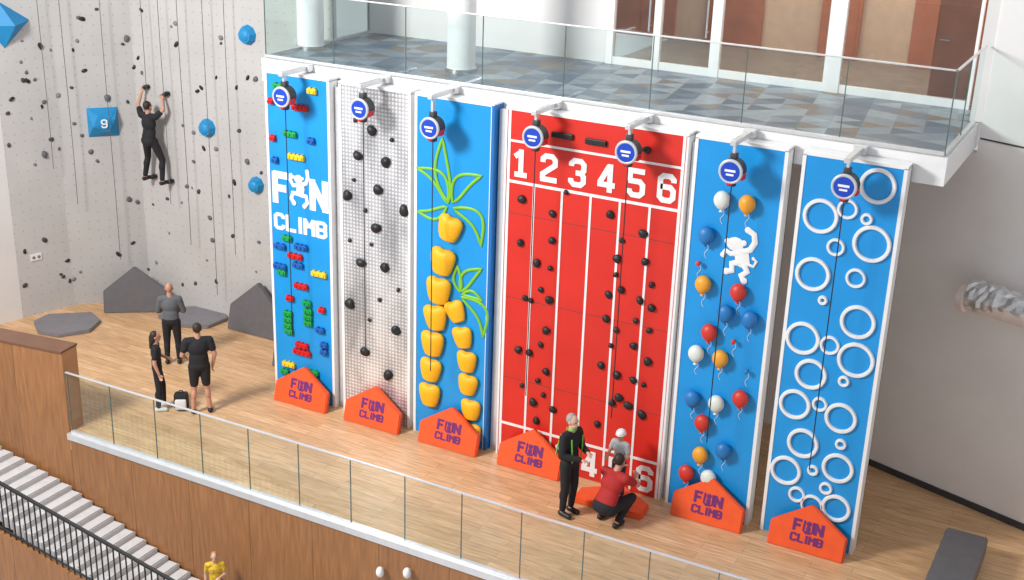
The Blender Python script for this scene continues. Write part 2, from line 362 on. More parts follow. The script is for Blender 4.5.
t = thing("door_5", "brown wooden door standing open beside the glazing", "door", (11.5, 4.3, 6.7)); t['kind'] = 'structure'; del t['category']
b = MB(); b.box(11.15, 11.98, 4.25, 4.3, 6.72, 9.1, bev=.01); link("door_leaf", b.mesh("dl", DOORW), t)
b = MB(); b.cyl((11.25, 4.2, 7.75), (11.4, 4.2, 7.75), .015); b.cyl((11.25, 4.2, 7.75), (11.25, 4.25, 7.75), .012); link("door_handle", b.mesh("dh", STEEL, True), t)

def column(px, py):
    p = onZ(px, py, 6.7); t = thing("column", "round white structural column standing on the balcony", "column", p, "balcony columns")
    b = MB(); b.cyl((0, 0, 0), (0, 0, 5), .26, seg=40); link("column_shaft", b.mesh("cs", WHITE, True), t, local=True)
    b = MB(); b.cyl((0, 0, 0), (0, 0, .05), .285, seg=40); link("column_base", b.mesh("cb", STEEL, True), t, local=True)
column(461, 70); column(311, 47)

def balustrade(label, segs, z0, z1, lowglass=0.0, group=None):
    t = thing("glass_balustrade", label, "glass railing", Vector(segs[0][0] + (z0,)))
    for (a, e, n) in segs:
        a, e = Vector(a + (0,)), Vector(e + (0,)); dd = (e - a) / n; u = dd.normalized()
        ang = math.atan2(u.y, u.x)
        for i in range(n):
            b = MB(); L = dd.length
            b.box(.008, L - .008, -.008, .008, z0 - lowglass, z1, mi=0)
            b.box(-.007, .006, -.009, .009, z0 - lowglass, z1, mi=1)
            link("glass_pane", b.mesh("pane", [GLASS, GEDGE]), t, a + dd * i, rot=(0, 0, ang))
        b = MB(); b.box(-.02, (e - a).length + .02, -.02, .02, z1, z1 + .025, bev=.006); link("handrail", b.mesh("hr", ALU), t, a, rot=(0, 0, ang))
        b = MB(); b.box(0, (e - a).length, -.035, .035, z0, z0 + .05, bev=.005); link("base_channel", b.mesh("bc", ALU), t, a, rot=(0, 0, ang))
balustrade("frameless glass railing around the carpeted upper balcony", [((SX0 + .06, 3.8), (SX0 + .06, SY + .06), 2), ((SX0 + .06, SY + .06), (SX1 - .06, SY + .06), 8), ((SX1 - .06, SY + .06), (SX1 - .06, 2.85), 2)], 6.70, 7.93)
balustrade("long frameless glass railing along the edge of the climbing floor", [((-2.0, EY + .0), (18, EY + .0), 19)], .03, 1.25)

# ------------------------------------------------------------------ climbing panels
H = 6.5; D = .28
def panel(x0, x1, m, label, fw=.055):
    t = thing("climbing_wall", label, "climbing wall", ((x0 + x1) / 2, 0, 0), "row of themed climbing walls")
    b = MB(); b.box(x0 + .03, x1 - .03, 0, D - .03, 0, H); link("wall_board", b.mesh("board", m), t)
    b = MB()
    for xa in (x0, x1 - fw): b.box(xa, xa + fw, -.012, D, 0, H + .01)
    b.box(x0, x1, D - .03, D, 0, H); b.box(x0, x1, -.012, D, H, H + .05)
    link("wall_frame", b.mesh("frame", WHITE), t); return t
X = [(.03, 1.50), (1.70, 3.24), (3.32, 4.90), (5.13, 8.40), (8.50, 10.0), (10.22, 11.78)]
p1 = panel(*X[0], BLUE, "blue climbing wall with building-brick holds and white lettering")
p2 = panel(*X[1], STUD, "studded silver metal climbing wall with round black holds")
p3 = panel(*X[2], BLUE, "blue climbing wall with green palm leaves and yellow trunk holds")
b = MB(); b.box(4.86, 4.915, -.016, D + .02, 0, H + .02); link("wall_side", b.mesh("ws", BLUED), p3)
p4 = panel(*X[3], RED, "wide red running-track climbing wall with numbered lanes", .035)
p5 = panel(*X[4], BLUE, "blue climbing wall covered in balloon-shaped holds")
p6 = panel(*X[5], BLUE, "blue climbing wall covered in white ring holds")
for (xa, xb, zz) in ((4.94, 5.11, 6.45), (8.42, 8.48, 6.4), (1.53, 1.68, 6.4)):
    b = MB(); b.box(xa, xb, .12, .26, 0, zz); link("support_post", b.mesh("sp", ALU), None, (0, 0, 0), "pale metal post between two climbing walls", "post", group="posts between climbing walls")

def brick_hold(px, py, w, m, h=.10, vert=False):
    p = onY(px, py)
    b = MB(); hw = w / 2
    b.box(-hw, hw, -.07, 0, -h / 2, h / 2, bev=.012)
    n = max(2, int(w / .09))
    for i in range(n):
        x = -hw + (i + .5) * w / n; b.cyl((x, -.065, 0), (x, -.09, 0), .028, seg=10)
        b.cyl((x, -.035, h / 2 - .01), (x, -.035, h / 2 + .02), .028, seg=10)
    link("brick_hold", b.mesh("bh", m, False), p1, (p.x, 0, p.z))
for (px, py, w, m) in [(279, 86, .22, HG), (272, 101, .12, HR), (313, 91, .2, HY), (301, 108, .36, HR), (291, 134, .3, HG), (274, 138, .12, HR), (312, 141, .16, HB), (297, 157, .38, HY),
                       (276, 160, .14, HB), (288, 238, .22, HG), (281, 246, .26, HB), (302, 247, .3, HB), (296, 256, .34, HR), (281, 266, .3, HB), (299, 265, .24, HB), (320, 274, .34, HY),
                       (283, 272, .2, HG), (302, 286, .32, HR), (291, 298, .18, HR), (308, 303, .2, HG), (289, 313, .2, HG), (289, 319, .2, HG), (289, 325, .2, HG), (290, 331, .2, HG), (309, 311, .2, HG), (309, 317, .2, HG), (309, 323, .2, HG),
                       (321, 330, .2, HB), (303, 345, .3, HR), (303, 352, .42, HR), (325, 345, .16, HB), (325, 352, .16, HB), (290, 364, .3, HY), (286, 371, .2, HG), (314, 372, .26, HG), (323, 310, .14, HR)]:
    brick_hold(px, py, w, m)
def monkey(par, cx, cz, s, m, y=-.012, mirror=1, fat=1.0, uform=False):
    b = MB()
    def P(x, z): return (cx + x * s * mirror, y, cz + z * s)
    def Dk(x, z, r, q=None): b.ell(P(x, z), (r * s, .012, (q or r) * s), sub=2)
    def st(pts, r): r *= fat; b.tube([P(*q) for q in pts], r * s, sy=.012 / (r * s)); Dk(*pts[-1], r * 1.1); Dk(*pts[0], r)
    if uform:   # climber reaching up with one arm, body curled below
        Dk(-.04, .36, .17, .15); Dk(-.22, .40, .06); Dk(.13, .40, .06)
        b.tube([P(0, .26), P(.04, .06), P(0, -.16)], [.12 * s, .16 * s, .15 * s], sy=.012 / (.16 * s))
        st([(.06, .18), (.26, .26), (.34, .46), (.32, .66)], .075)
        st([(-.04, .16), (-.26, .12), (-.36, .28), (-.34, .44)], .075)
        st([(-.04, -.14), (-.28, -.14), (-.34, -.34), (-.24, -.48)], .08)
        st([(.04, -.16), (.26, -.18), (.3, -.38), (.18, -.52)], .08)
    else:
        Dk(-.14, .28, .22, .18); Dk(-.34, .32, .075); Dk(.07, .34, .075)
        b.tube([P(-.08, .18), P(.06, .0), P(.1, -.18)], [.13 * s, .18 * s, .17 * s], sy=.012 / (.18 * s)); Dk(.06, -.06, .18, .22)
        st([(.04, .1), (.24, .2), (.34, .4), (.3, .6), (.14, .68)], .075)
        st([(-.04, .06), (-.24, .02), (-.36, .08), (-.42, -.04)], .065)
        st([(.0, -.16), (-.18, -.22), (-.16, -.4), (-.3, -.44)], .08)
        st([(.12, -.2), (.22, -.36), (.08, -.48), (.16, -.6)], .08)
        st([(.18, -.16), (.36, -.2), (.42, -.06), (.34, .0)], .04)
    link("monkey_emblem", b.mesh("mk", m, True), par)
def fit(par, txt, A, B, m=WHITE, y=0, dep=.012, sw=.15):
    a, e = onY(*A), onY(*B); link("lettering", block_text(txt, a.x, e.x, a.z, e.z, y, dep, m, sw), par)
fit(p1, "F", (274, 202), (289, 174), sw=.18); fit(p1, "N", (311, 210), (327.5, 182), sw=.18); fit(p1, "CLIMB", (275, 228), (327, 223), sw=.17)
mc = onY(300, 190); monkey(p1, mc.x, mc.z, .58, WHITE, uform=True)
def blob(seed, sq=.7, sub=3, amp=.18):
    r = random.Random(seed); b = MB(); b.ell((0, 0, 0), (1, sq, 1), sub=sub)
    ax = [Vector((r.uniform(-1, 1), r.uniform(-1, 1), r.uniform(-1, 1))).normalized() for _ in range(5)]
    for v in b.bm.verts:
        k = 1
        for q in ax: k += amp * max(0, v.co.normalized().dot(q)) ** 3 * (1 if q.x > 0 else -.7)
        v.co *= k
    return b
BM = [blob(i, amp=.24).mesh("hold_blob", BLACK, True) for i in range(6)]
def holds(par, lst, r, meshes=BM, name="climbing_hold", y=0):
    for i, q in enumerate(lst):
        p = onY(q[0], q[1], y); o = link(name, meshes[i % len(meshes)], par, (p.x, y - .02, p.z)); rr = q[2] if len(q) > 2 else r
        o.scale = (rr * random.uniform(.9, 1.15), rr, rr * random.uniform(.88, 1.1)); o.rotation_euler = (0, random.uniform(0, 6), 0)
holds(p2, [(373, 131), (359, 155), (386, 161), (378, 189), (347, 195), (404, 211), (376, 228), (362, 262), (386, 267), (351, 304), (397, 330), (365, 351), (389, 374), (372, 244, .04), (366, 210, .04), (392, 140, .04), (354, 180, .04), (370, 320, .04), (350, 240, .04), (399, 290, .04), (380, 300, .04), (356, 120, .04)], .10)
def cup(par, px, py, s, lean=0):
    p = onY(px, py); b = MB(); n = 24
    prof = [(.42, -1.0), (.66, -.9), (.86, -.5), (.98, .0), (1.05, .42), (1.0, .7), (.78, .9), (.4, .98)]
    rings = []
    for (r, z) in prof:
        rings.append([b.bm.verts.new((r * math.cos(t) * (1 + .05 * math.cos(4 * t)), -.25 + .78 * r * math.sin(t), z + .10 * math.cos(2 * t) * (1 if z > .4 else 0))) for t in [2 * math.pi * k / n for k in range(n)]])
    for A, B in zip(rings, rings[1:]):
        for k in range(n): b.bm.faces.new((A[k], A[(k + 1) % n], B[(k + 1) % n], B[k]))
    b.bm.faces.new(rings[0][::-1]); b.bm.faces.new(rings[-1])
    o = link("trunk_hold", b.mesh("cup", YEL, True), par, (p.x, -.02, p.z)); o.scale = (s * 1.18, s * .72, s * 1.24); o.rotation_euler = (0, lean, 0)
for q in [(451, 228, .19, .25), (444, 261, .2, .15), (440, 290, .2, .05), (437, 317, .19, -.12), (434, 343, .19, 0), (432, 369, .18, .1), (431, 394, .18, 0),
          (457, 311, .16, -.4), (464, 337, .16, -.2), (468, 361, .16, 0), (469, 384, .16, .1), (472, 409, .16, 0), (473, 432, .15, 0)]: cup(p3, *q)
def leaf(px0, py0, px1, py1, wd, bend=0.0):
    a, e = onY(px0, py0), onY(px1, py1); d = e - a; L = d.length; u = d.normalized(); n = Vector((-u.z, 0, u.x))
    b = MB(); pts = []
    for sgn in (1, -1):
        seq = range(0, 13) if sgn == 1 else range(11, 0, -1)
        for i in seq:
            t = i / 12; pts.append(a + d * t + n * (sgn * wd * math.sin(math.pi * t ** .8) + bend * math.sin(math.pi * t)) + Vector((0, -.012, 0)))
    b.tube(pts, .029, closed=True, sy=.5)
    link("palm_leaf", b.mesh("leaf", LEAF, True), p3)
for q in [(449, 202, 443, 138, .14, .08), (448, 203, 417, 168, .13, -.20), (447, 207, 418, 211, .09, .10), (453, 202, 482, 176, .14, .14), (454, 208, 481, 246, .14, .24),
          (460, 291, 458, 266, .08, .03), (461, 291, 482, 269, .11, .08), (462, 297, 483, 337, .13, .22), (463, 294, 482, 301, .06, .06)]: leaf(*q)
tx0, tx1 = X[3][0] + .05, X[3][1] - .05; lw = (tx1 - tx0) / 6
zt, zm, zb2 = 5.98, 5.27, .68
b = MB()
for i in range(1, 6): b.box(tx0 + i * lw - .02, tx0 + i * lw + .02, -.006, 0, .04, zm)
b.box(tx0, tx0 + .05, -.006, 0, 0, H); b.box(tx1 - .05, tx1, -.006, 0, 0, H)
for z in (zm, zb2): b.box(tx0 + .05, tx1 - .05, -.007, 0, z - .025, z + .025)
b.box(tx0 + .05, tx1 - .05, -.007, 0, zt - .02, zt + .02)
link("lane_markings", b.mesh("lanes", WHITE), p4)
for i in range(6):
    cx = tx0 + (i + .5) * lw; w = .155
    for (za, zc) in ((5.37, 5.85), (.08, .57)):
        if za < 1 and i == 0: continue
        link("lane_number", block_text(str(i + 1), cx - w, cx + w, za, zc, -.001, .010, WHITE, .15), p4)
for k in range(3):
    z = 1.6 + k * 1.55
    b = MB(); b.box(tx0 + .05, tx1 - .05, -.002, 0, z, z + .008); link("board_seam", b.mesh("sm", DARK), p4)
holds(p4, [(523, 199), (521, 243), (525, 298, .05), (519, 350), (522, 385, .05), (553, 214), (553, 240), (551, 268, .05), (549, 300), (547, 330), (546, 372), (553, 409), (544, 395, .05), (567, 192, .05), (610, 214), (618, 259), (616, 275, .05), (609, 295, .06), (606, 318), (611, 345, .05), (602, 365), (612, 402), (597, 424), (643, 233), (646, 261), (640, 300), (636, 320, .05), (634, 345), (633, 380), (628, 405), (648, 150),
           (652, 285, .05), (652, 307), (648, 362), (644, 385, .05), (642, 415), (537, 262), (531, 300, .05), (530, 352), (534, 402), (541, 290, .05), (622, 240, .05), (622, 290), (617, 330, .05), (617, 374), (619, 398), (536, 420), (541, 345, .05), (650, 330, .05), (538, 380, .05)], .07)
for (xa, xb, z) in ((6.0, 6.4, 6.15), (6.62, 7.0, 6.13)):
    b = MB(); b.box(xa, xb, -.05, 0, z, z + .1, bev=.015); link("ledge_hold", b.mesh("lh", BLACK), p4)
def balloon(px, py, m, s=.136):
    p = onY(px, py); b = MB(); b.ell((0, -.09, 0), (1.0 * s, .75 * s, 1.15 * s), sub=3)
    for v in b.bm.verts:
        if v.co.z < 0: k = 1 - .28 * (v.co.z / (-1.15 * s)) ** 2; v.co.x *= k
    b.cyl((0, -.09, -1.12 * s), (0, -.09, -1.35 * s), .1 * s, .28 * s, 10); b.cyl((0, 0, 0), (0, -.1, 0), .3 * s)
    link("balloon_hold", b.mesh("bal", m, True), p5, (p.x, 0, p.z))
    b = MB(); b.tube([(0.03 * math.sin(i * 1.1) * (i > 0), -.006, -1.25 * s - i * .04) for i in range(7)], .004, seg=6); link("balloon_string", b.mesh("bs", WHITE), p5, (p.x, 0, p.z))
for q in [(724, 199, BALW), (749, 203, BALY), (708, 234, BALB), (705, 283, BALY), (740, 291, BALR), (727, 312, BALB), (751, 318, BALB), (711, 331, BALR), (698, 352, BALW), (722, 357, BALY), (694, 397, BALB), (742, 397, BALR), (718, 402, BALW),
          (704, 421, BALR), (725, 449, BALB), (702, 453, BALY), (688, 471, BALR), (710, 476, BALW), (748, 370, BALB, .04), (735, 340, BALR, .04), (700, 262, BALR, .04)]: balloon(*q)
mc = onY(740, 256); monkey(p5, mc.x, mc.z, .66, WHITE)
for (px, py, r) in [(878, 186, 17), (821, 216, 17), (848, 209, 10), (872, 244, 18), (836, 247, 9), (813, 274, 17), (856, 278, 10), (823, 300, 5), (858, 322, 17), (803, 338, 17), (830, 345, 10), (856, 360, 18), (811, 374, 16), (844, 381, 6),
                    (795, 404, 16), (820, 404, 8), (841, 418, 16), (803, 443, 16), (841, 444, 6), (786, 470, 16), (813, 470, 6), (838, 468, 16), (797, 494, 9), (826, 488, 7), (836, 508, 15), (867, 219, 6), (812, 505, 12)]:
    p = onY(px, py); R = (r - 1.6) / 63; b = MB(); n = 44; k = .030 if r > 12 else .022
    rings = [[b.bm.verts.new((q * math.cos(t), yy, q * math.sin(t))) for t in [2 * math.pi * i / n for i in range(n)]] for (q, yy) in ((R - k, 0), (R - k, -.03), (R - k * .6, -.045), (R + k * .6, -.045), (R + k, -.03), (R + k, 0))]
    for A, B in zip(rings, rings[1:] + rings[:1]):
        for i in range(n): b.bm.faces.new((A[i], A[(i + 1) % n], B[(i + 1) % n], B[i]))
    link("ring_hold", b.mesh("ring", WHITE, True), p6, (p.x, 0, p.z))

BRING = mat("belay_ring_grey", (.55, .57, .6), .35)
for (px, py) in [(285, 96), (363, 108), (433, 127), (536, 136), (629, 151), (733, 170), (846, 185)]:
    p = onY(px, py, -.42); t = thing("auto_belay", "round blue auto belay hanging from a steel arm", "auto belay", (p.x, -.42, p.z), "auto belays above the walls")
    b = MB(); b.cyl((0, -.1, 0), (0, .1, 0), .185, seg=28); b.cyl((0, -.12, 0), (0, -.1, 0), .15, .185, seg=28); b.box(-.05, .05, -.06, .06, .15, .27, bev=.01); b.box(-.06, .06, -.05, .05, -.25, -.15, bev=.01)
    link("belay_housing", b.mesh("bh", DARK, True), t, local=True)
    b = MB(); b.cyl((0, -.135, 0), (0, -.12, 0), .15, seg=28); link("belay_face", b.mesh("bf", DEVB, True), t, local=True)
    b = MB(); b.tube([(.168 * math.cos(a), -.11, .168 * math.sin(a)) for a in [i * math.pi / 16 for i in range(32)]], .026, closed=True)
    link("belay_ring", b.mesh("bt", BRING, True), t, local=True)
    b = MB(); b.box(-.085, .085, -.142, -.134, .0, .035); link("belay_stripe", b.mesh("bt", WHITE, True), t, local=True)
    b = MB(); b.box(-.06, .06, -.142, -.134, -.06, -.03); link("belay_stripe", b.mesh("bt", WHITE, True), t, local=True)
    b = MB(); b.box(.13, .2, -.1, .05, -.12, -.02, bev=.01); link("belay_bumper", b.mesh("bb", HR), t, local=True)
    b = MB(); b.box(-.05, .05, -.13, 0, -.21, -.16, bev=.01); link("belay_bumper", b.mesh("bb", HR), t, local=True)
    dz = 6.60 - p.z
    b = MB(); b.box(-.045, .045, -.12, .74, dz, dz + .08, bev=.006); b.box(-.02, .02, -.04, .04, .25, dz + .01); b.box(-.1, .1, .6, .735, dz - .02, dz + .1, bev=.005)
    link("support_arm", b.mesh("arm", ALU), t, local=True)
    b = MB(); b.box(-.009, .009, -.003, .003, -p.z + 1.55, -.2); link("belay_strap", b.mesh("st", BLACK), t, local=True)

def gate(pos, tilt=-15, rotz=0, label="orange house-shaped padded gate leaning at the foot of a wall", w=1.26, logo=True):
    t = thing("padded_gate", label, "padded gate", pos, "orange padded gates", rot=(math.radians(tilt), 0, rotz))
    hw = w / 2; b = MB(); b.prism([(-hw, 0, 0), (hw, 0, 0), (hw, 0, .41), (0.0, 0, .82), (-hw, 0, .41)], (0, .11, 0))
    bmesh.ops.bevel(b.bm, geom=b.bm.edges[:], offset=.018, segments=2, affect='EDGES')
    link("gate_pad", b.mesh("gp", ORANGE, True), t, local=True)
    if not logo: return
    for (tx, x0, x1, z0, z1) in (("F", -.25, -.11, .34, .54), ("N", .10, .25, .34, .54), ("CLIMB", -.27, .27, .16, .30)):
        link("lettering", block_text(tx, x0, x1, z0, z1, -.001, .004, PURPLE, .18), t, local=True)
    b = MB()
    for sx in (-1, 1): b.tube([(sx * .02, -.004, .33), (sx * .075, -.004, .37), (sx * .07, -.004, .54)], .018, sy=.2)
    b.ell((0, -.004, .50), (.045, .005, .045), sub=2); b.ell((0, -.004, .40), (.04, .005, .08), sub=2)
    link("monkey_emblem", b.mesh("mk", PURPLE, True), t, local=True)
for (bl, br) in [((277, 398), (331, 410)), ((348, 417), (404, 430)), ((420, 440), (480, 453)), ((504, 460), (562, 475)), ((671, 512), (745, 528)), ((769, 537), (848, 555))]:
    c = (onZ(*bl) + onZ(*br)) / 2; gate((c.x, -.375, .0))
gp = onZ(610, 521); c = onZ(609, 507); gate((c.x + .02, gp.y + .24, .118), -90, .05, "orange padded gate lying flat on the floor", logo=False)

def slab_mat(pts, h, label):
    P = [onZ(*q) for q in pts]; c = sum(P, Vector()) / len(P)
    b = MB(); b.prism([(p.x - c.x, p.y - c.y, .002) for p in P], (0, 0, h)); bmesh.ops.bevel(b.bm, geom=b.bm.edges[:], offset=.012, segments=2, affect='EDGES')
    link("crash_mat", b.mesh("cm", GREYM, True), None, c, label, "crash mat", group="grey crash mats")
slab_mat([(34, 324), (48, 317), (92, 315), (101, 323), (90, 333), (58, 338), (38, 334)], .08, "grey vinyl crash mat with cut corners on the floor")
slab_mat([(158, 318), (172, 310), (200, 309), (224, 314), (228, 321), (208, 329), (172, 327)], .08, "grey vinyl crash mat lying near the climbing wall foot")
def wedge(cx, cy, w, h, ang, label):
    t = thing("padded_gate", label, "padded gate", (cx, cy, 0), "grey padded gates", rot=(math.radians(-14), 0, ang))
    hw = w / 2; b = MB(); b.prism([(-hw, 0, 0), (hw, 0, 0), (hw, 0, h * .5), (0, 0, h), (-hw, 0, h * .48)], (0, .12, 0)); bmesh.ops.bevel(b.bm, geom=b.bm.edges[:], offset=.018, segments=2, affect='EDGES')
    link("gate_pad", b.mesh("gp", GREYM2, True), t, local=True)
q0, q1 = onZ(107, 312), onZ(170, 311); wedge((q0.x + q1.x) / 2, (q0.y + q1.y) / 2 - .1, (q1 - q0).length, 1.08, math.atan2(q1.y - q0.y, q1.x - q0.x), "dark grey house-shaped pad leaning on the climbing wall")
wedge(-2.2, 1.98, 1.4, 1.2, 0, "dark grey house-shaped pad near the first blue wall")
wedge(-.35, .9, .9, .8, 0, "dark grey pad partly behind the first blue wall")

def on_facet(px, py):
    best = None
    for i in range(3):
        p, q = WPTS[i], WPTS[i + 1]; w = onP(px, py, p, q)
        s = (Vector((w.x, w.y)) - Vector(p)).dot(Vector(q) - Vector(p)) / (Vector(q) - Vector(p)).length_squared
        if -.001 <= s <= 1.05:
            ang = math.atan2(q[1] - p[1], q[0] - p[0])
            if best is None: best = (w, ang)
    return best
def volume(px, py, kind, s, lab):
    r = on_facet(px, py)
    if not r: return
    w, ang = r; t = thing("climbing_volume", lab, "climbing volume", w, "blue climbing volumes", rot=(0, 0, ang)); b = MB()
    if kind == 'sq':
        vs = [(-s, 0, -s), (s, 0, -s), (s, 0, s), (-s, 0, s)]; ap = [(-s * .7, -.26, -s * .15), (s * .3, -.2, -s * .55), (s * .75, -.24, s * .3), (-s * .35, -.24, s * .6)]
        V_ = [b.bm.verts.new(v) for v in vs + ap]
        for f in ((0, 1, 2, 3), (4, 5, 6), (4, 6, 7), (0, 1, 5, 4), (1, 2, 6, 5), (2, 3, 7, 6), (3, 0, 4, 7)): b.bm.faces.new([V_[k] for k in f])
        link("lettering", block_text("9", -.06, .08, -.08, .12, -.255, .01, WHITE, .12), t, local=True)
    elif kind == 'tri':
        V_ = [b.bm.verts.new(v) for v in [(-s * .3, 0, -s), (s * .9, 0, s * .1), (-s * .4, 0, s), (-s, 0, 0), (0, -.3, 0)]]
        for f in ((0, 1, 4), (1, 2, 4), (2, 3, 4), (3, 0, 4), (0, 3, 2, 1)): b.bm.faces.new([V_[k] for k in f])
    else:
        b.cyl((0, 0, 0), (0, -.14, 0), s, s * .7, 9); b.ell((0, -.12, 0), (s * .6, .06, s * .6), sub=2)
    link("volume_body", b.mesh("vol", VOLB), t, local=True)
volume(103, 122, 'sq', .33, "square faceted blue climbing volume with white numeral")
volume(9, 24, 'tri', .5, "large pointed blue climbing volume"); volume(208, 128, 'r', .22, "rounded blue climbing volume bolted to the grey wall")
volume(248, 35, 'r', .22, "rounded blue climbing volume high on the grey wall"); volume(257, 185, 'r', .2, "rounded blue climbing volume near the first blue wall")
r = on_facet(36, 257); t = thing("wall_socket", "small white socket plate with two grey outlets", "socket", r[0], rot=(0, 0, r[1]))
b = MB(); b.box(-.13, .13, -.02, 0, -.08, .08, bev=.006); link("socket_plate", b.mesh("spl", WHITE), t, local=True)
for sx in (-.06, .06):
    b = MB(); b.cyl((sx, -.028, 0), (sx, -.018, 0), .035); link("socket_outlet", b.mesh("so", GREYM, True), t, local=True)
BM2 = [blob(20 + i, .8, 2, .4).mesh("hold_blob", (BLACK, DARK, GREYM2, GREYM)[i], True) for i in range(4)]
cnt = 0
while cnt < 94:
    px, py = random.uniform(8, 262), random.uniform(4, 290); r = on_facet(px, py)
    if not r or r[0].z < .5 or (88 < px < 120 and 100 < py < 145) or (130 < px < 180 and 75 < py < 190): continue
    o = link("climbing_hold", BM2[cnt % 4], cw, r[0]); s = random.uniform(.028, .058); o.scale = (s * 1.2, s, s); o.rotation_euler = (0, random.uniform(0, 6), r[1]); cnt += 1
for (px, top, bot) in [(84, 0, 200), (126, 0, 255), (152, 60, 90), (196, 0, 240), (222, 0, 290), (240, 0, 250), (60, 20, 165), (176, 0, 200)]:
    r = on_facet(px, bot); w = r[0] + Vector((.12, -.3, 0)); b = MB(); zz = 11.5 - w.z
    b.tube([(.01 * math.sin(i), 0, zz * i / 10) for i in range(11)], .007, seg=6)
    link("climbing_rope", b.mesh("rope", ROPE, True), None, w, "thin dark climbing rope hanging in front of grey wall", "rope", group="climbing ropes")

# ------------------------------------------------------------------ right side objects
b = MB(); b.box(-.33, .33, -.95, .95, .12, .45, bev=.05); bench = thing("bench", "long dark grey upholstered bench on the oak floor", "bench", (13.38, 0, 0))
link("bench_seat", b.mesh("bs", GREYM2, True), bench, local=True)
b = MB(); b.box(-.27, .27, -.88, .88, 0, .13); link("bench_base", b.mesh("bb", BLACK), bench, local=True)
pc = onP(986, 290, (11.29, 3.25), (14.29, 2.25)); u = Vector((1, -.333, 0)).normalized(); nn = Vector((-.333, -1, 0)).normalized(); zz_ = Vector((0, 0, 1))
t = thing("ventilation_duct", "open ended duct wrapped in crumpled silver foil on plaster wall", "duct", pc + nn * .38)
def lathe(prof, n, jit=0, seed=1, off=Vector()):
    rr = random.Random(seed); b = MB(); rings = []
    for (s_, r_) in prof: rings.append([b.bm.verts.new(off + u * s_ + (nn * math.cos(a) + zz_ * math.sin(a)) * (r_ + rr.uniform(-jit, jit))) for a in [2 * math.pi * k / n for k in range(n)]])
    for A, B in zip(rings, rings[1:]):
        for k in range(n): b.bm.faces.new((A[k], A[(k + 1) % n], B[(k + 1) % n], B[k]))
    return b
off_ = zz_ * -.08 + nn * .05
link("duct_pipe", lathe([(-.11, .13), (-.20, .14), (-.20, .225), (-.08, .23), (-.06, .18), (3.5, .18)], 28, off=off_).mesh("dp", mat("duct_beige", (.80, .68, .62), .5), True), t, local=True)
b = MB(); b.cyl(off_ + u * -.15, off_ + u * -.14, .135); link("duct_mouth", b.mesh("dm", DARK), t, local=True)
link("foil_wrap", lathe([(-.07, .19)] + [(-.05 + i * .07, .262) for i in range(8)] + [(.52 + .1 * i, .238) for i in range(30)], 15, .022, 3, nn * .0 + zz_ * .0).mesh("fw", FOIL), t, local=True)

# ------------------------------------------------------------------ stairs
def stz(x): return -.60 - .33 * (x + 3.78)
STW = -5.02
st = thing("staircase", "white staircase descending along the wood-clad wall", "stairs", (-1, -4.1, -1.5))
STEP = mat("step_white", (.60, .60, .61), .6)
x = -7.0; dx = .26
while x < 3.4:
    z = stz(x); x2 = x + dx; b = MB(); yb = EY - .1
    if x < -2.2: yb = EY - .137 * (-2.08 - x) - .06
    b.prism([(x, yb, z), (x2, yb, z), (x2, STW, z), (x, STW, z)], (0, 0, -.22)); link("stair_step", b.mesh("step", STEP), st)
    b = MB(); b.prism([(x2 - .04, yb - .01, z + .003), (x2 - .01, yb - .01, z + .003), (x2 - .01, STW + .02, z + .003), (x2 - .04, STW + .02, z + .003)], (0, 0, -.002)); link("step_nosing", b.mesh("ns", GREYM), st)
    x += dx
ry = -5.2
r0, r1 = onY(0, 483, ry), onY(173, 581, ry); sl = (r1.z - r0.z) / (r1.x - r0.x)
def rz(x): return r0.z + sl * (x - r0.x)
RH = 1.04
b = MB(); b.prism([(-6, ry - .05, rz(-6) - RH - .02), (3.5, ry - .05, rz(3.5) - RH - .02), (3.5, ry - .05, -6), (-6, ry - .05, -6)], (0, .1, 0))
structure("wall_stair_side", b.mesh("wss", CLAD), "sloping wood-clad wall carrying the black railing")
rl = thing("stair_railing", "black steel stair railing with closely spaced vertical balusters", "railing", (-1, ry, rz(-1) - RH))
b = MB(); b.tube([(-6, ry, rz(-6)), (3.5, ry, rz(3.5))], .035); link("handrail", b.mesh("hr", BLACK, True), rl)
b = MB(); b.tube([(-6, ry, rz(-6) - RH + .08), (3.5, ry, rz(3.5) - RH + .08)], .02); link("bottom_rail", b.mesh("br", BLACK, True), rl)
bal = MB(); bal.cyl((0, 0, 0), (0, 0, RH), .014, seg=8); balm = bal.mesh("bal", BLACK, True); x = -3.6; k = 0
while x < 3.4 and k < 98:
    link("baluster", balm, rl, (x, ry, rz(x) - RH)); x += .14; k += 1
for (px, py) in [(380, 572), (407, 573)]:
    p = onY(px, py, EY - .16); t = thing("wall_lamp", "small white wall lamp mounted on the wood cladding", "lamp", p, "small wall lamps")
    b = MB(); b.ell((0, 0, 0), (.07, .07, .1), sub=2); link("lamp_globe", b.mesh("lg", WHITE, True), t, local=True)
    b = MB(); b.cyl((0, 0, 0), (0, .1, 0), .03); link("lamp_mount", b.mesh("lm", STEEL, True), t, local=True)

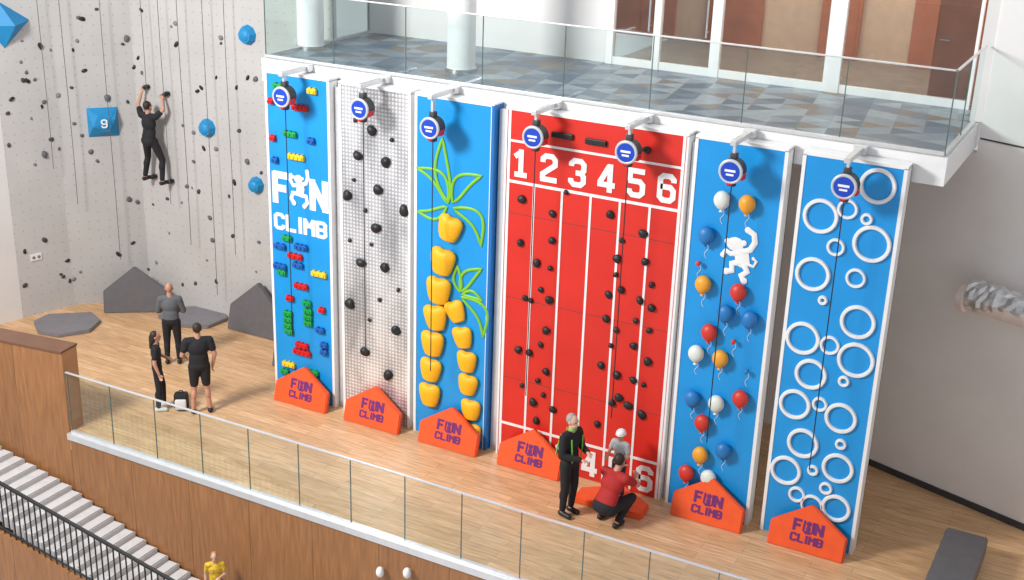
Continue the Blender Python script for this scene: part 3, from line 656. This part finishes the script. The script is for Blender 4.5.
# ------------------------------------------------------------------ people
def V(*a): return Vector(a)
BASE = dict(pelvis=V(0, 0, .95), waist=V(0, 0, 1.10), chest=V(0, 0, 1.29), neck=V(0, .005, 1.475), head=V(0, -.02, 1.635),
            shL=V(.175, 0, 1.415), shR=V(-.175, 0, 1.415), elL=V(.23, .03, 1.13), elR=V(-.23, .03, 1.13), wrL=V(.24, -.05, .89), wrR=V(-.24, -.05, .89),
            hiL=V(.09, 0, .92), hiR=V(-.09, 0, .92), knL=V(.11, -.02, .5), knR=V(-.11, -.02, .5), anL=V(.12, .02, .085), anR=V(-.12, .02, .085),
            ftL=V(0.02, -1, -.05), ftR=V(-.02, -1, -.05), face=V(0, -1, 0), girth=1.0)
def remesh(b, vox, name, m, parent, scale=1):
    me = b.mesh(name, m); o = bpy.data.objects.new("tmp", me); COL.objects.link(o)
    r = o.modifiers.new("r", 'REMESH'); r.mode = 'VOXEL'; r.voxel_size = vox; r.use_smooth_shade = True
    s = o.modifiers.new("s", 'SMOOTH'); s.iterations = 2; s.factor = .5
    dg = bpy.context.evaluated_depsgraph_get(); dg.update()
    m2 = bpy.data.meshes.new_from_object(o.evaluated_get(dg)); bpy.data.objects.remove(o)
    m2.materials.clear(); m2.materials.append(m)
    m2.polygons.foreach_set('use_smooth', [True] * len(m2.polygons))
    return link(name, m2, parent, local=True)
def frame3(up, side):
    z = up.normalized(); x = (side - z * side.dot(z)).normalized(); y = z.cross(x); return Matrix((x, y, z)).transposed()
def person(label, pos, rotz, s, pose, top, bottom, shoes, hair=None, sleeve='long', shorts=False, skin=SKIN, hairstyle='short', helmet=None, cat="person", group=None):
    J = dict(BASE); J.update(pose); g = J['girth']
    t = thing("person", label, cat, pos, group, rot=(0, 0, math.radians(rotz))); t.scale = (s, s, s)
    prims = []
    side = (J['shL'] - J['shR']); hside = (J['hiL'] - J['hiR'])
    Rc = frame3(J['neck'] - J['waist'], side); Rw = frame3(J['chest'] - J['pelvis'], side + hside); Rp = frame3(J['waist'] - J['pelvis'], hside)
    def E(tag, c, r, R=None): prims.append((tag, 'e', c, r, R))
    def C(tag, a, e, r0, r1): prims.append((tag, 'c', a, e, r0, r1))
    E('torso', J['chest'], (.155 * g, .105 * g, .17), Rc); E('torso', J['waist'], (.135 * g, .098 * g, .15), Rw); E('pelvis', J['pelvis'], (.155 * g, .11 * g, .12), Rp)
    E('torso', (J['pelvis'] + J['waist']) / 2, (.142 * g, .1 * g, .12), Rw)
    C('torso', J['shL'] * .92 + J['shR'] * .08, J['shR'] * .92 + J['shL'] * .08, .06, .06)
    C('head', J['neck'] - (J['neck'] - J['chest']).normalized() * .06, J['head'] - V(0, 0, .04), .062, .052)
    fz = J['face'].normalized(); up = V(0, 0, 1) if abs(fz.z) < .9 else V(0, 1, 0)
    hz = (up - fz * up.dot(fz)).normalized()
    Rh = Matrix(((-fz).cross(hz), -fz, hz)).transposed()
    def hp(x, y, z): return J['head'] + Rh @ V(x, y, z)
    E('head', hp(0, .008, .02), (.074, .093, .10), Rh); E('head', hp(0, -.03, -.06), (.052, .055, .055), Rh)
    E('head', hp(0, -.092, -.012), (.013, .02, .02), Rh); E('head', hp(0, -.08, -.052), (.024, .012, .007), Rh)
    for sx in (-1, 1): E('head', hp(sx * .078, .01, -.005), (.012, .02, .03), Rh); E('head', hp(sx * .03, -.075, .022), (.018, .012, .008), Rh)
    for k in 'LR':
        sh, el, wr, hi, kn, an = (J[q + k] for q in ('sh', 'el', 'wr', 'hi', 'kn', 'an'))
        C('uarm', sh, el, .054 * g, .042); C('farm', el, wr, .043, .028)
        d = (wr - el).normalized(); sx = 1 if k == 'L' else -1
        ref = J['ref' + k] if ('ref' + k) in J else V(0, -1, 0)
        w = (ref - d * ref.dot(d))
        if w.length < .1: w = V(1, 0, 0) - d * d.x
        w.normalize(); nrm_ = d.cross(w) * sx
        curl = J.get('curl', .35)
        kn0 = wr + d * .085
        E('hand', wr + d * .05, (.038, .018, .05), Matrix((w, nrm_, d)).transposed() if w.cross(nrm_).dot(d) > 0 else Matrix((w, -nrm_, d)).transposed())
        for i, (off, ln) in enumerate(((.028, .07), (.010, .078), (-.009, .072), (-.027, .056))):
            a0 = kn0 + w * off - d * .012; a1 = a0 + (d * math.cos(curl) - nrm_ * math.sin(curl)) * ln * .5; a2 = a1 + (d * math.cos(curl * 2.4) - nrm_ * math.sin(curl * 2.4)) * ln * .5
            C('hand', a0, a1, .0095, .009); C('hand', a1, a2, .009, .0075)
        b0 = wr + d * .03 + w * .03; b1 = b0 + (d * .7 + w * .7 - nrm_ * .2) * .035; C('hand', b0, b1, .012, .0105); C('hand', b1, b1 + (d * .9 + w * .25 - nrm_ * .2) * .03, .0105, .009)
        C('thigh', hi, kn, .086 * g, .058); C('shin', kn, an, .056, .039)
        E('shin', kn * .7 + an * .3 + (V(0, .015, 0)), (.052, .055, .11), frame3(kn - an, V(1, 0, 0)))
        f = J['ft' + k].normalized(); C('foot' + k, an - V(0, 0, .035) - f * .03, an + f * .15 - V(0, 0, .035), .038, .03)
    def emit(tags, inf, cut=None, extra=None):
        b = MB()
        for p in prims:
            if p[0] not in tags: continue
            if p[1] == 'e': b.ell(p[2], tuple(q + inf for q in p[3]), p[4], sub=3)
            else:
                e = p[3]; r1 = p[5]
                if cut and p[0] in cut: e = p[2].lerp(p[3], cut[p[0]]); r1 = p[4] + (p[5] - p[4]) * cut[p[0]]
                b.cap(p[2], e, p[4] + inf, r1 + inf)
        return b
    remesh(emit(('torso', 'pelvis', 'head', 'uarm', 'farm', 'hand', 'thigh', 'shin', 'footL', 'footR'), 0), .0095, "body", skin, t)
    tt = ('torso', 'uarm', 'farm') if sleeve == 'long' else ('torso', 'uarm')
    remesh(emit(tt, .017, {'farm': .93} if sleeve == 'long' else {'uarm': .6}), .015, "shirt", top, t)
    remesh(emit(('pelvis', 'thigh') if shorts else ('pelvis', 'thigh', 'shin'), .013, {'thigh': .82} if shorts else {'shin': .9}), .015, "shorts" if shorts else "trousers", bottom, t)
    remesh(emit(('footL',), .012), .012, "shoe", shoes, t); remesh(emit(('footR',), .012), .012, "shoe", shoes, t)
    for sx in (-1, 1):
        b = MB(); b.ell(hp(sx * .03, -.084, .012), (.011, .006, .007), Rh, sub=2)
        link("eye", b.mesh("ey", BLACK, True), t, local=True)
    if hair:
        b = MB(); b.ell(hp(0, .03, .035), (.084, .088, .098), Rh)
        if hairstyle == 'long': b.cap(hp(0, .075, .0), hp(0, .11, -.24), .065, .035); b.ell(hp(0, .055, -.05), (.08, .06, .10), Rh)
        remesh(b, .012, "hair", hair, t)
    if helmet:
        b = MB(); b.ell(hp(0, .012, .05), (.112, .125, .10), Rh)
        bmesh.ops.bisect_plane(b.bm, geom=b.bm.verts[:] + b.bm.edges[:] + b.bm.faces[:], plane_co=hp(0, 0, .025), plane_no=-hz, clear_outer=True)
        b.tube([hp(.112 * math.cos(a), .012 + .125 * math.sin(a), .028) for a in [2 * math.pi * i / 28 for i in range(28)]], .008, closed=True)
        link("helmet", b.mesh("hel", helmet, True), t, local=True)
    return t, J, hp
KBLK = mat("black_cotton", (.014, .014, .018), .85, var=.15, bump=.2); KGREY = mat("grey_cotton", (.12, .13, .15), .85, bump=.2); KRED = mat("red_cotton", (.42, .02, .02), .8, bump=.2)
KPALE = mat("pale_grey_cotton", (.44, .47, .50), .8); KSH = mat("white_shoe", (.7, .7, .72), .5); KYEL = mat("yellow_patterned_cotton", (.80, .48, .04), .8, var=.4, scale=16); KNAVY = mat("navy_cotton", (.03, .04, .08), .8)
HBLK = mat("hair_dark", (.03, .018, .012), .6); HGREY = mat("hair_grey", (.35, .33, .31), .6); HBLO = mat("hair_blond", (.50, .27, .09), .6); KBLUE = mat("grey_blue_cotton", (.12, .2, .32), .8)

person("bald person in grey sweater with folded arms, looking up", onZ(174, 363), 215, 1.03,
       dict(elL=V(.25, -.05, 1.14), wrL=V(.02, -.20, 1.17), elR=V(-.25, -.05, 1.14), wrR=V(-.02, -.17, 1.22), refL=V(0, 0, 1), refR=V(0, 0, 1), girth=1.06), KGREY, KBLK, BLACK, hair=None)
person("young person in black sportswear with long dark hair, standing", onZ(160, 409), 130, .94,
       dict(elL=V(.24, .0, 1.15), wrL=V(.10, -.20, 1.12), girth=.86, anL=V(.13, -.08, .085), knL=V(.11, -.08, .5)), KBLK, KBLK, KSH, hair=HBLK, hairstyle='long', sleeve='short')
person("person in black t-shirt and shorts standing with back turned", onZ(202, 412), 225, 1.07,
       dict(elL=V(.29, .02, 1.16), wrL=V(.22, -.2, 1.02), elR=V(-.28, .03, 1.15), girth=1.15, anR=V(-.15, .02, .085), anL=V(.15, .02, .085), shL=V(.2, 0, 1.415), shR=V(-.2, 0, 1.415)), KBLK, KBLK, BLACK, hair=HBLK, sleeve='short', shorts=True)
cp = onY(163, 178, 2.5)
person("climber in black clothes gripping holds with both arms raised", (cp.x, 2.17, cp.z - .03), 180, 1.06,
       dict(elL=V(.36, -.1, 1.62), wrL=V(.30, -.17, 1.88), elR=V(-.33, -.1, 1.60), wrR=V(-.26, -.17, 1.80), shL=V(.19, 0, 1.44), shR=V(-.19, 0, 1.44), pelvis=V(0, .05, .93),
            knL=V(.2, -.12, .52), knR=V(-.2, -.12, .5), anL=V(.26, -.05, .08), anR=V(-.22, -.05, .05), head=V(0, -.01, 1.64), refL=V(-1, 0, 0), refR=V(1, 0, 0), curl=.8), KBLK, KBLK, BLACK, hair=HBLK, sleeve='short')
for (dx_, dz) in ((-.31, 2.06), (.27, 1.98), (-.27, .0), (.23, -.03)):
    o = link("climbing_hold", BM2[0], cw, (cp.x + dx_, 2.44, cp.z + dz)); o.scale = (.08, .1, .06)
T, J_, hp_ = person("grey-haired person in black tracksuit with green trim", onZ(567, 514), 75, 1.08,
       dict(elL=V(.24, -.03, 1.13), wrL=V(.10, -.26, 1.16), elR=V(-.24, -.03, 1.13), wrR=V(-.08, -.28, 1.10), anL=V(.1, .02, .085), anR=V(-.1, .02, .085)), KBLK, KBLK, BLACK, hair=HGREY, skin=SKIN2)
GT = mat("green_trim", (.15, .5, .05), .6)
for pts in ([(-.13, -.125, 1.40), (-.12, -.135, 1.2), (-.1, -.13, 1.0)], [(.13, -.125, 1.40), (.12, -.135, 1.2), (.1, -.13, 1.0)], [(.2, .03, 1.47), (.24, .05, 1.3), (.285, .05, 1.15)], [(-.2, .03, 1.47), (-.24, .05, 1.3), (-.285, .05, 1.15)]):
    b = MB(); b.tube(pts, .012); link("green_trim", b.mesh("gt", GT, True), T, local=True)
b = MB(); b.tube([(.07 * math.cos(a), .0 + .07 * math.sin(a), 1.50) for a in [i * math.pi / 8 for i in range(16)]], .014, closed=True); link("green_trim", b.mesh("gt", GT, True), T, local=True)
kp = onZ(617, 497, .12)
person("child in white helmet and pale shirt standing on the orange pad", kp, -10, .74,
       dict(elL=V(.26, -.05, 1.15), wrL=V(.16, -.28, 1.15), elR=V(-.26, -.05, 1.15), wrR=V(-.16, -.28, 1.15), face=V(-.1, -1, -.15)), KPALE, KNAVY, BLACK, hair=HBLK, helmet=WHITE, sleeve='short', skin=SKIN)
person("person in red t-shirt and black trousers crouching by the child", onZ(610, 523), 168, 1.12,
       dict(pelvis=V(0, .18, .36), waist=V(0, .10, .50), chest=V(0, .0, .68), neck=V(0, -.09, .86), head=V(0, -.16, 1.0), shL=V(.19, -.06, .80), shR=V(-.19, -.06, .80),
            elL=V(.26, -.28, .66), wrL=V(.14, -.40, .74), elR=V(-.26, -.28, .64), wrR=V(-.14, -.40, .70), hiL=V(.1, .17, .34), hiR=V(-.1, .17, .34),
            knL=V(.23, -.22, .50), knR=V(-.2, -.25, .42), anL=V(.17, .0, .085), anR=V(-.15, .05, .085), girth=1.15), KRED, KBLK, BLACK, hair=HBLK, sleeve='short')
p = onY(214, 553, -3.95); sz_ = stz(-7 + dx * math.floor((p.x + 7) / dx))
person("small child in patterned yellow top with blond hair on stairs", (p.x, -3.95, sz_), 40, (p.z - sz_) / 1.735, dict(elL=V(.24, -.03, 1.13), wrL=V(.10, -.22, 1.16)), KYEL, KBLUE, KSH, hair=HBLO, skin=SKIN2, sleeve='short')

p = onZ(182, 409); t = thing("backpack", "black backpack with white front pocket on the oak floor", "backpack", p, rot=(0, 0, .6))
b = MB(); b.box(-.14, .14, -.10, .10, 0, .36, bev=.06); link("bag_body", b.mesh("bb", BLACK, True), t, local=True)
b = MB(); b.box(-.11, .11, -.16, -.08, .05, .26, bev=.03); link("bag_pocket", b.mesh("bp", KSH, True), t, local=True)
for sx in (-.08, .08):
    b = MB(); b.tube([(sx, .09, .33), (sx * 1.2, .17, .27), (sx * 1.2, .16, .15), (sx, .09, .05)], .018); link("bag_strap", b.mesh("bst", GREYM, True), t, local=True)
b = MB(); b.tube([(-.04, 0, .35), (-.03, 0, .40), (.03, 0, .40), (.04, 0, .35)], .012); link("bag_handle", b.mesh("bst", BLACK, True), t, local=True)

# ------------------------------------------------------------------ light
w = bpy.data.worlds.new("world"); scene.world = w; w.use_nodes = True; nt = w.node_tree
bg = nt.nodes['Background']; bg.inputs[0].default_value = (.95, .97, 1.0, 1); bg.inputs[1].default_value = .56
def area(loc, tgt, sx, sy, pw, col):
    l = bpy.data.lights.new("area_light", 'AREA'); l.shape = 'RECTANGLE'; l.size = sx; l.size_y = sy; l.energy = pw; l.color = col
    o = bpy.data.objects.new("area_light", l); COL.objects.link(o); o.location = loc
    o.rotation_euler = (Vector(tgt) - Vector(loc)).to_track_quat('-Z', 'Y').to_euler()
area((-3, -13, 13), (7, 0, 2.5), 3.5, 3.5, 3600, (1, .975, .94))  # unseen key lamp, placed to throw a shadow on the right wall
area((8, 1.5, 11.5), (8, 2.5, 6.7), 8, 2, 120, (1, .96, .92))  # area lamp above the balcony floor
area((9, 5.6, 10.5), (9, 5.6, 6), 5, 2, 260, (1, .85, .7))  # lamp added so the room's back wall looks lit
